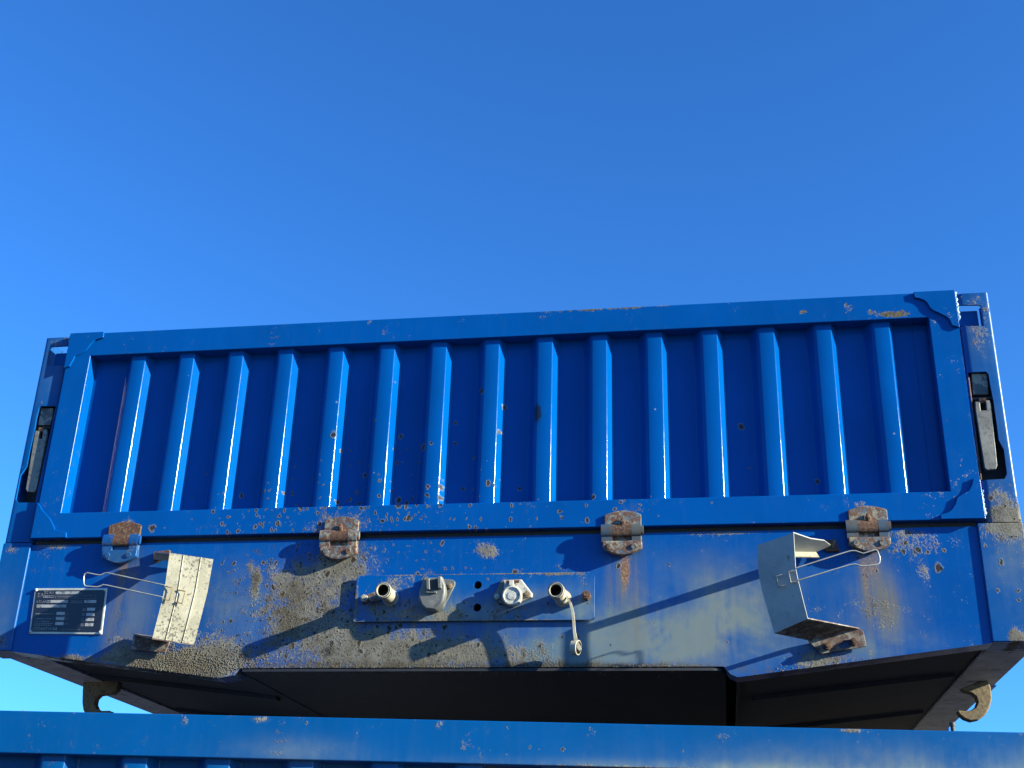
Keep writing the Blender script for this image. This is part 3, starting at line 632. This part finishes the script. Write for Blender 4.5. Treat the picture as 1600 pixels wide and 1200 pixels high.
# left holder
ll_ = L3([(-0.7278, -0.0750), (-0.7272, -0.1532), (-0.7286, -0.1855), (-0.7395, -0.2793)], -.128)
lr_ = L3([(-0.6300, -0.0830), (-0.6336, -0.1629), (-0.6374, -0.1937), (-0.6497, -0.2876)], -.095)
q = MB(); sheet(q, lr_, ll_); hl = q.build('chock_holder', M['galv'], upper, smooth=20)
for f in (.32, .72):
    q = MB(); q.tube([tuple(Vector(a).lerp(Vector(b), f)+Vector((.0005, -.0006, 0))) for a, b in zip(ll_, lr_)], .0015, 6); q.build('pressed_bead', M['galv'], hl, smooth=60)
u0 = [(-0.8297, -0.0403), (-0.8087, -0.0440), (-0.7906, -0.0509)]
q = MB(); sheet(q, [ll_[0], (u0[0][0]+.01, -.02, u0[0][1]), (u0[0][0]+.004, -.004, u0[0][1]-.012)], [lr_[0], (u0[2][0]+.06, -.02, u0[2][1]), (u0[2][0]+.055, -.004, u0[2][1]-.012)]); q.build('upper_arm', M['galvshade'], hl, smooth=0)
q = MB(); q.prism([(-0.8325, -0.0341), (-0.7887, -0.0299), (-0.7865, -0.0449), (-0.8263, -0.0624)], -.004, .006); q.build('upper_tab', M['rust'], hl, bevel=.001)
l0 = [(-0.8480, -0.2407), (-0.7456, -0.2539)]
q = MB(); sheet(q, [ll_[3], (l0[0][0], -.007, l0[0][1])], [lr_[3], (l0[1][0], -.007, l0[1][1])]); q.build('lower_arm', M['galvrust'], hl, smooth=0)
q = MB(); q.prism([(-0.8485, -0.2405), (-0.8512, -0.2795), (-0.7607, -0.2877), (-0.7494, -0.2537)], -.006, -.0015); q.build('lower_tab', M['galvrust'], hl, bevel=.0008)
W = [(-0.7269, -0.1548), (-0.8786, -0.1220), (-0.8865, -0.1236), (-0.8940, -0.1274), (-0.9040, -0.1266), (-0.9297, -0.1212), (-0.9359, -0.1236), (-0.9369, -0.1315), (-0.9340, -0.1472), (-0.9306, -0.1528), (-0.9253, -0.1546), (-0.8987, -0.1565), (-0.8893, -0.1541), (-0.8833, -0.1511), (-0.8732, -0.1528), (-0.7290, -0.1832)]
q = MB(); q.tube([(p[0], -.130, p[1]) for p in W], .0015, 8); q.build('wire_handle', M['wire'], hl, smooth=60)
for s_, yy in (([(-0.7262, -0.1566), (-0.7062, -0.1615), (-0.7096, -0.1921), (-0.7279, -0.1873)], -.1305), ([(-0.6958, -0.1641), (-0.6777, -0.1675), (-0.6814, -0.1966), (-0.6979, -0.1934)], -.121)):
    q = MB(); q.tube([(p[0], yy, p[1]) for p in s_], .0016, 6); q.build('wire_staple', M['hook'], hl, smooth=60)

# ------------------------------------------------------------------ maker's plate
npo = [(-1.1382, -0.1220), (-0.9425, -0.1238), (-0.9373, -0.2403), (-1.1320, -0.2373)]
q = MB(); q.prism(npo, .0025, .0059); npl = q.build('name_plate', M['plate_silver'], upper, bevel=.0008)
def uv(u, v):                                            # u, v in 0..1 over the plate, v downwards
    a, b, c, d = [Vector(p) for p in (npo[0], npo[1], npo[2], npo[3])]
    p = a.lerp(b, u).lerp(d.lerp(c, u), v); return (p.x, p.y)
def prect(q, u0, v0, u1, v1, y0, y1): q.prism([uv(u0, v0), uv(u1, v0), uv(u1, v1), uv(u0, v1)], y0, y1)
q = MB(); prect(q, .022, .045, .978, .955, .0018, .0024); q.build('print_field', M['plate_black'], npl)
for r_ in ((.30, .075, .62, .135), (.245, .265, .485, .325), (.71, .265, .875, .325), (.06, .365, .47, .43),
           (.35, .525, .465, .59), (.35, .635, .465, .70), (.35, .745, .465, .81),
           (.76, .435, .87, .50), (.76, .545, .87, .61), (.76, .655, .87, .72), (.76, .765, .87, .83)):
    q = MB(); prect(q, *r_, .0012, .0017); q.build('stamp_field', M['stamp'], npl)
def text_mesh(q, s, u, v, h, shear=0, bold=0, y=.0011):
    cu = bpy.data.curves.new('t', 'FONT'); cu.body = s; cu.size = 1; cu.shear = shear; cu.offset = bold; cu.resolution_u = 2
    ob = bpy.data.objects.new('t', cu); C.objects.link(ob); dg = bpy.context.evaluated_depsgraph_get(); dg.update()
    me = ob.evaluated_get(dg).to_mesh()
    a = Vector(uv(0, 0)); ex = (Vector(uv(1, 0))-a); H = abs(uv(0, 1)[1]-uv(0, 0)[1])
    ex.normalize(); o = Vector(uv(u, v)); k = H*h/.72
    ez = (Vector(uv(0, 0))-Vector(uv(0, 1))).normalized()
    q.add([((o+ex*w.co.x*k+ez*w.co.y*k).x, y, (o+ex*w.co.x*k+ez*w.co.y*k).y) for w in me.vertices], [tuple(p.vertices) for p in me.polygons])
    ob.evaluated_get(dg).to_mesh_clear(); bpy.data.objects.remove(ob); bpy.data.curves.remove(cu)
q = MB()
for s, u, v, h, sh, bo in (('EAC', .05, .20, .095, 0, .0), ('TC RU C-DE', .135, .13, .06, 0, .01), ('ATLANT', .045, .33, .06, 0, 0),
        ('STZANTYVVA', .05, .925, .065, .35, .02), ('www.stzantyvva.com', .44, .92, .038, 0, 0), ('\u2116', .055, .425, .05, 0, 0),
        ('KG', .48, .585, .04, 0, 0), ('KG', .48, .695, .04, 0, 0), ('MM', .48, .805, .04, 0, 0), ('2019', .33, .13, .045, 0, 0)):
    if s in ('2019',): continue
    text_mesh(q, s, u, v, h, sh, bo)
rt_ = random.Random(3)
for (u0, u1, v) in ((.13, .29, .165), (.13, .28, .20), (.19, .235, .275), (.19, .235, .31), (.53, .68, .28), (.53, .68, .315), (.06, .31, .56), (.06, .31, .665), (.06, .26, .72), (.06, .32, .765), (.06, .30, .805),
                    (.70, .74, .45), (.70, .74, .485), (.70, .74, .56), (.70, .74, .595), (.70, .74, .67), (.70, .74, .705), (.70, .74, .78), (.70, .74, .815), (.63, .67, .11), (.32, .60, .185)):
    u = u0
    while u < u1:
        w = rt_.uniform(.006, .02); prect(q, u, v, min(u+w, u1), v+.016, .0012, .0016); u += w+.004
for (u0, v0, u1, v1) in ((.30, .16, .86, .164), (.30, .225, .86, .229), (.30, .16, .303, .229), (.857, .16, .86, .229), (.46, .16, .462, .229), (.72, .16, .722, .229), (.79, .16, .792, .229)): prect(q, u0, v0, u1, v1, .0012, .0016)
q.build('lettering', M['print'], npl, smooth=0)
for u, v in ((.022, .04), (.975, .04), (.975, .955), (.022, .955)):
    p = uv(u, v); q = MB(); q.tube([(p[0], .0024, p[1]), (p[0], .0002, p[1]), (p[0], -.0012, p[1])], [.0042, .0036, .0016], 12); q.build('rivet', M['plate_silver'], npl, smooth=50)

# ------------------------------------------------------------------ rope hooks under the side rails
def hook(root, outline):
    e = MB(); e.prism(outline, .456, .484); return e.build('rope_hook', M['hook'], root, smooth=50, bevel=.0085, seg=4)
hook(upper, [(1.1561, -0.2898), (1.1882, -0.2787), (1.2249, -0.2676), (1.2300, -0.2882), (1.2290, -0.3150), (1.2216, -0.3369), (1.2088, -0.3549), (1.1914, -0.3666), (1.1727, -0.3705), (1.1566, -0.3644), (1.1470, -0.3551), (1.1420, -0.3457), (1.1469, -0.3434), (1.1619, -0.3457), (1.1759, -0.3433), (1.1875, -0.3354), (1.1936, -0.3229), (1.1913, -0.3103), (1.1809, -0.3017), (1.1645, -0.2977)])
hook(upper, [(-1.2139, -0.2574), (-1.2096, -0.2966), (-1.2047, -0.3284), (-1.1983, -0.3478), (-1.1890, -0.3617), (-1.1164, -0.3615), (-1.1127, -0.3554), (-1.1184, -0.3502), (-1.1450, -0.3511), (-1.1594, -0.3450), (-1.1675, -0.3319), (-1.1672, -0.3178), (-1.1584, -0.3081), (-1.1379, -0.3046), (-1.1188, -0.3037), (-1.1072, -0.2931), (-1.1051, -0.2718)])

# ------------------------------------------------------------------ crust of mortar splashes along the beam's lower edge
rnd = random.Random(11); q = MB()
def lump(q, x, y, z, r):
    vs = []
    for (a, b, c) in ((1,0,0),(-1,0,0),(0,1,0),(0,-1,0),(0,0,1),(0,0,-1)):
        k = r*rnd.uniform(.6, 1.25); vs.append((x+a*k, y+b*k*.7, z+c*k))
    q.add(vs, [(0,2,4),(2,1,4),(1,3,4),(3,0,4),(2,0,5),(1,2,5),(3,1,5),(0,3,5)])
def edge_z(x):
    a = [(-1.172, -.2805), (-.62, -.3465), (-.57, -.323), (.57, -.3225), (.60, -.3465), (1.152, -.2735)]
    for p, r_ in zip(a, a[1:]):
        if p[0] <= x <= r_[0]: return p[1]+(r_[1]-p[1])*(x-p[0])/(r_[0]-p[0])
    return -.3
for i in range(2600):
    x = rnd.gauss(-.70, .085); z = edge_z(max(-1.1, min(1.1, x)))+abs(rnd.gauss(0, .028)); lump(q, x, .0055, z, rnd.uniform(.0007, .0021))
for i in range(330):
    x = (rnd.gauss(-.27, .05), rnd.uniform(-.6, .5), rnd.gauss(.40, .06), rnd.gauss(-.50, .05), rnd.gauss(-.1, .04))[i % 5]; lump(q, x, .006, edge_z(x)+abs(rnd.gauss(0, .003)), rnd.uniform(.0006, .0018))
for i in range(90):
    x = rnd.uniform(-.6, .5); lump(q, x, rnd.uniform(.01, .08), -.332, rnd.uniform(.0012, .0035))
for i in range(500):
    x = rnd.gauss(-.40, .09); z = rnd.gauss(-.2, .06)
    if edge_z(x) < z < -.06: lump(q, x, .006, z, rnd.uniform(.0006, .0019))
for i in range(40):
    x = rnd.gauss(.75, .05); lump(q, x, .006, edge_z(x)+abs(rnd.gauss(0, .006)), rnd.uniform(.0008, .0022))
meta(q.build('mortar_crust', M['crust'], upper, smooth=0), kind='stuff')

# ------------------------------------------------------------------ small things on the lower body's top rail
q = MB(); q.cyl((.5255, .03, .590), (.5255, .03, .606), .0036, 12); q.cyl((.5255, .03, .604), (.5255, .03, .610), .0048, 12); q.build('tarpaulin_stud', M['pocket'], fr_l)
q = MB(); rnd = random.Random(5)
for i in range(26): lump(q, -1.075+rnd.uniform(0, .05), .02+rnd.uniform(-.01, .01), .5925, rnd.uniform(.001, .0032))
meta(q.build('dirt_crumbs', M['crust'], fr_l, smooth=0), kind='stuff')

# ------------------------------------------------------------------ timber sleepers that carry the upper body, and the lower one
def sleeper(loc, rz, h, label):
    q = MB(); q.box(-1.3, 1.3, -.12, .12, -DZ, -DZ+h); o = q.build('timber_sleeper', M['timber'], None, smooth=0, bevel=.008)
    o.location = loc; o.rotation_euler.z = rz; meta(o, label, 'sleeper', 'timber sleepers between the stacked bodies'); return o
za = 1.9134-.049+.0005; zb = 2.4753-.3325
for y, lab in ((1.6, 'timber sleeper across the lower body near its front, under the upper body'), (3.6, 'timber sleeper across the lower body near its rear, under the upper body')):
    sleeper((.1, y, za), LO, zb-za, lab)
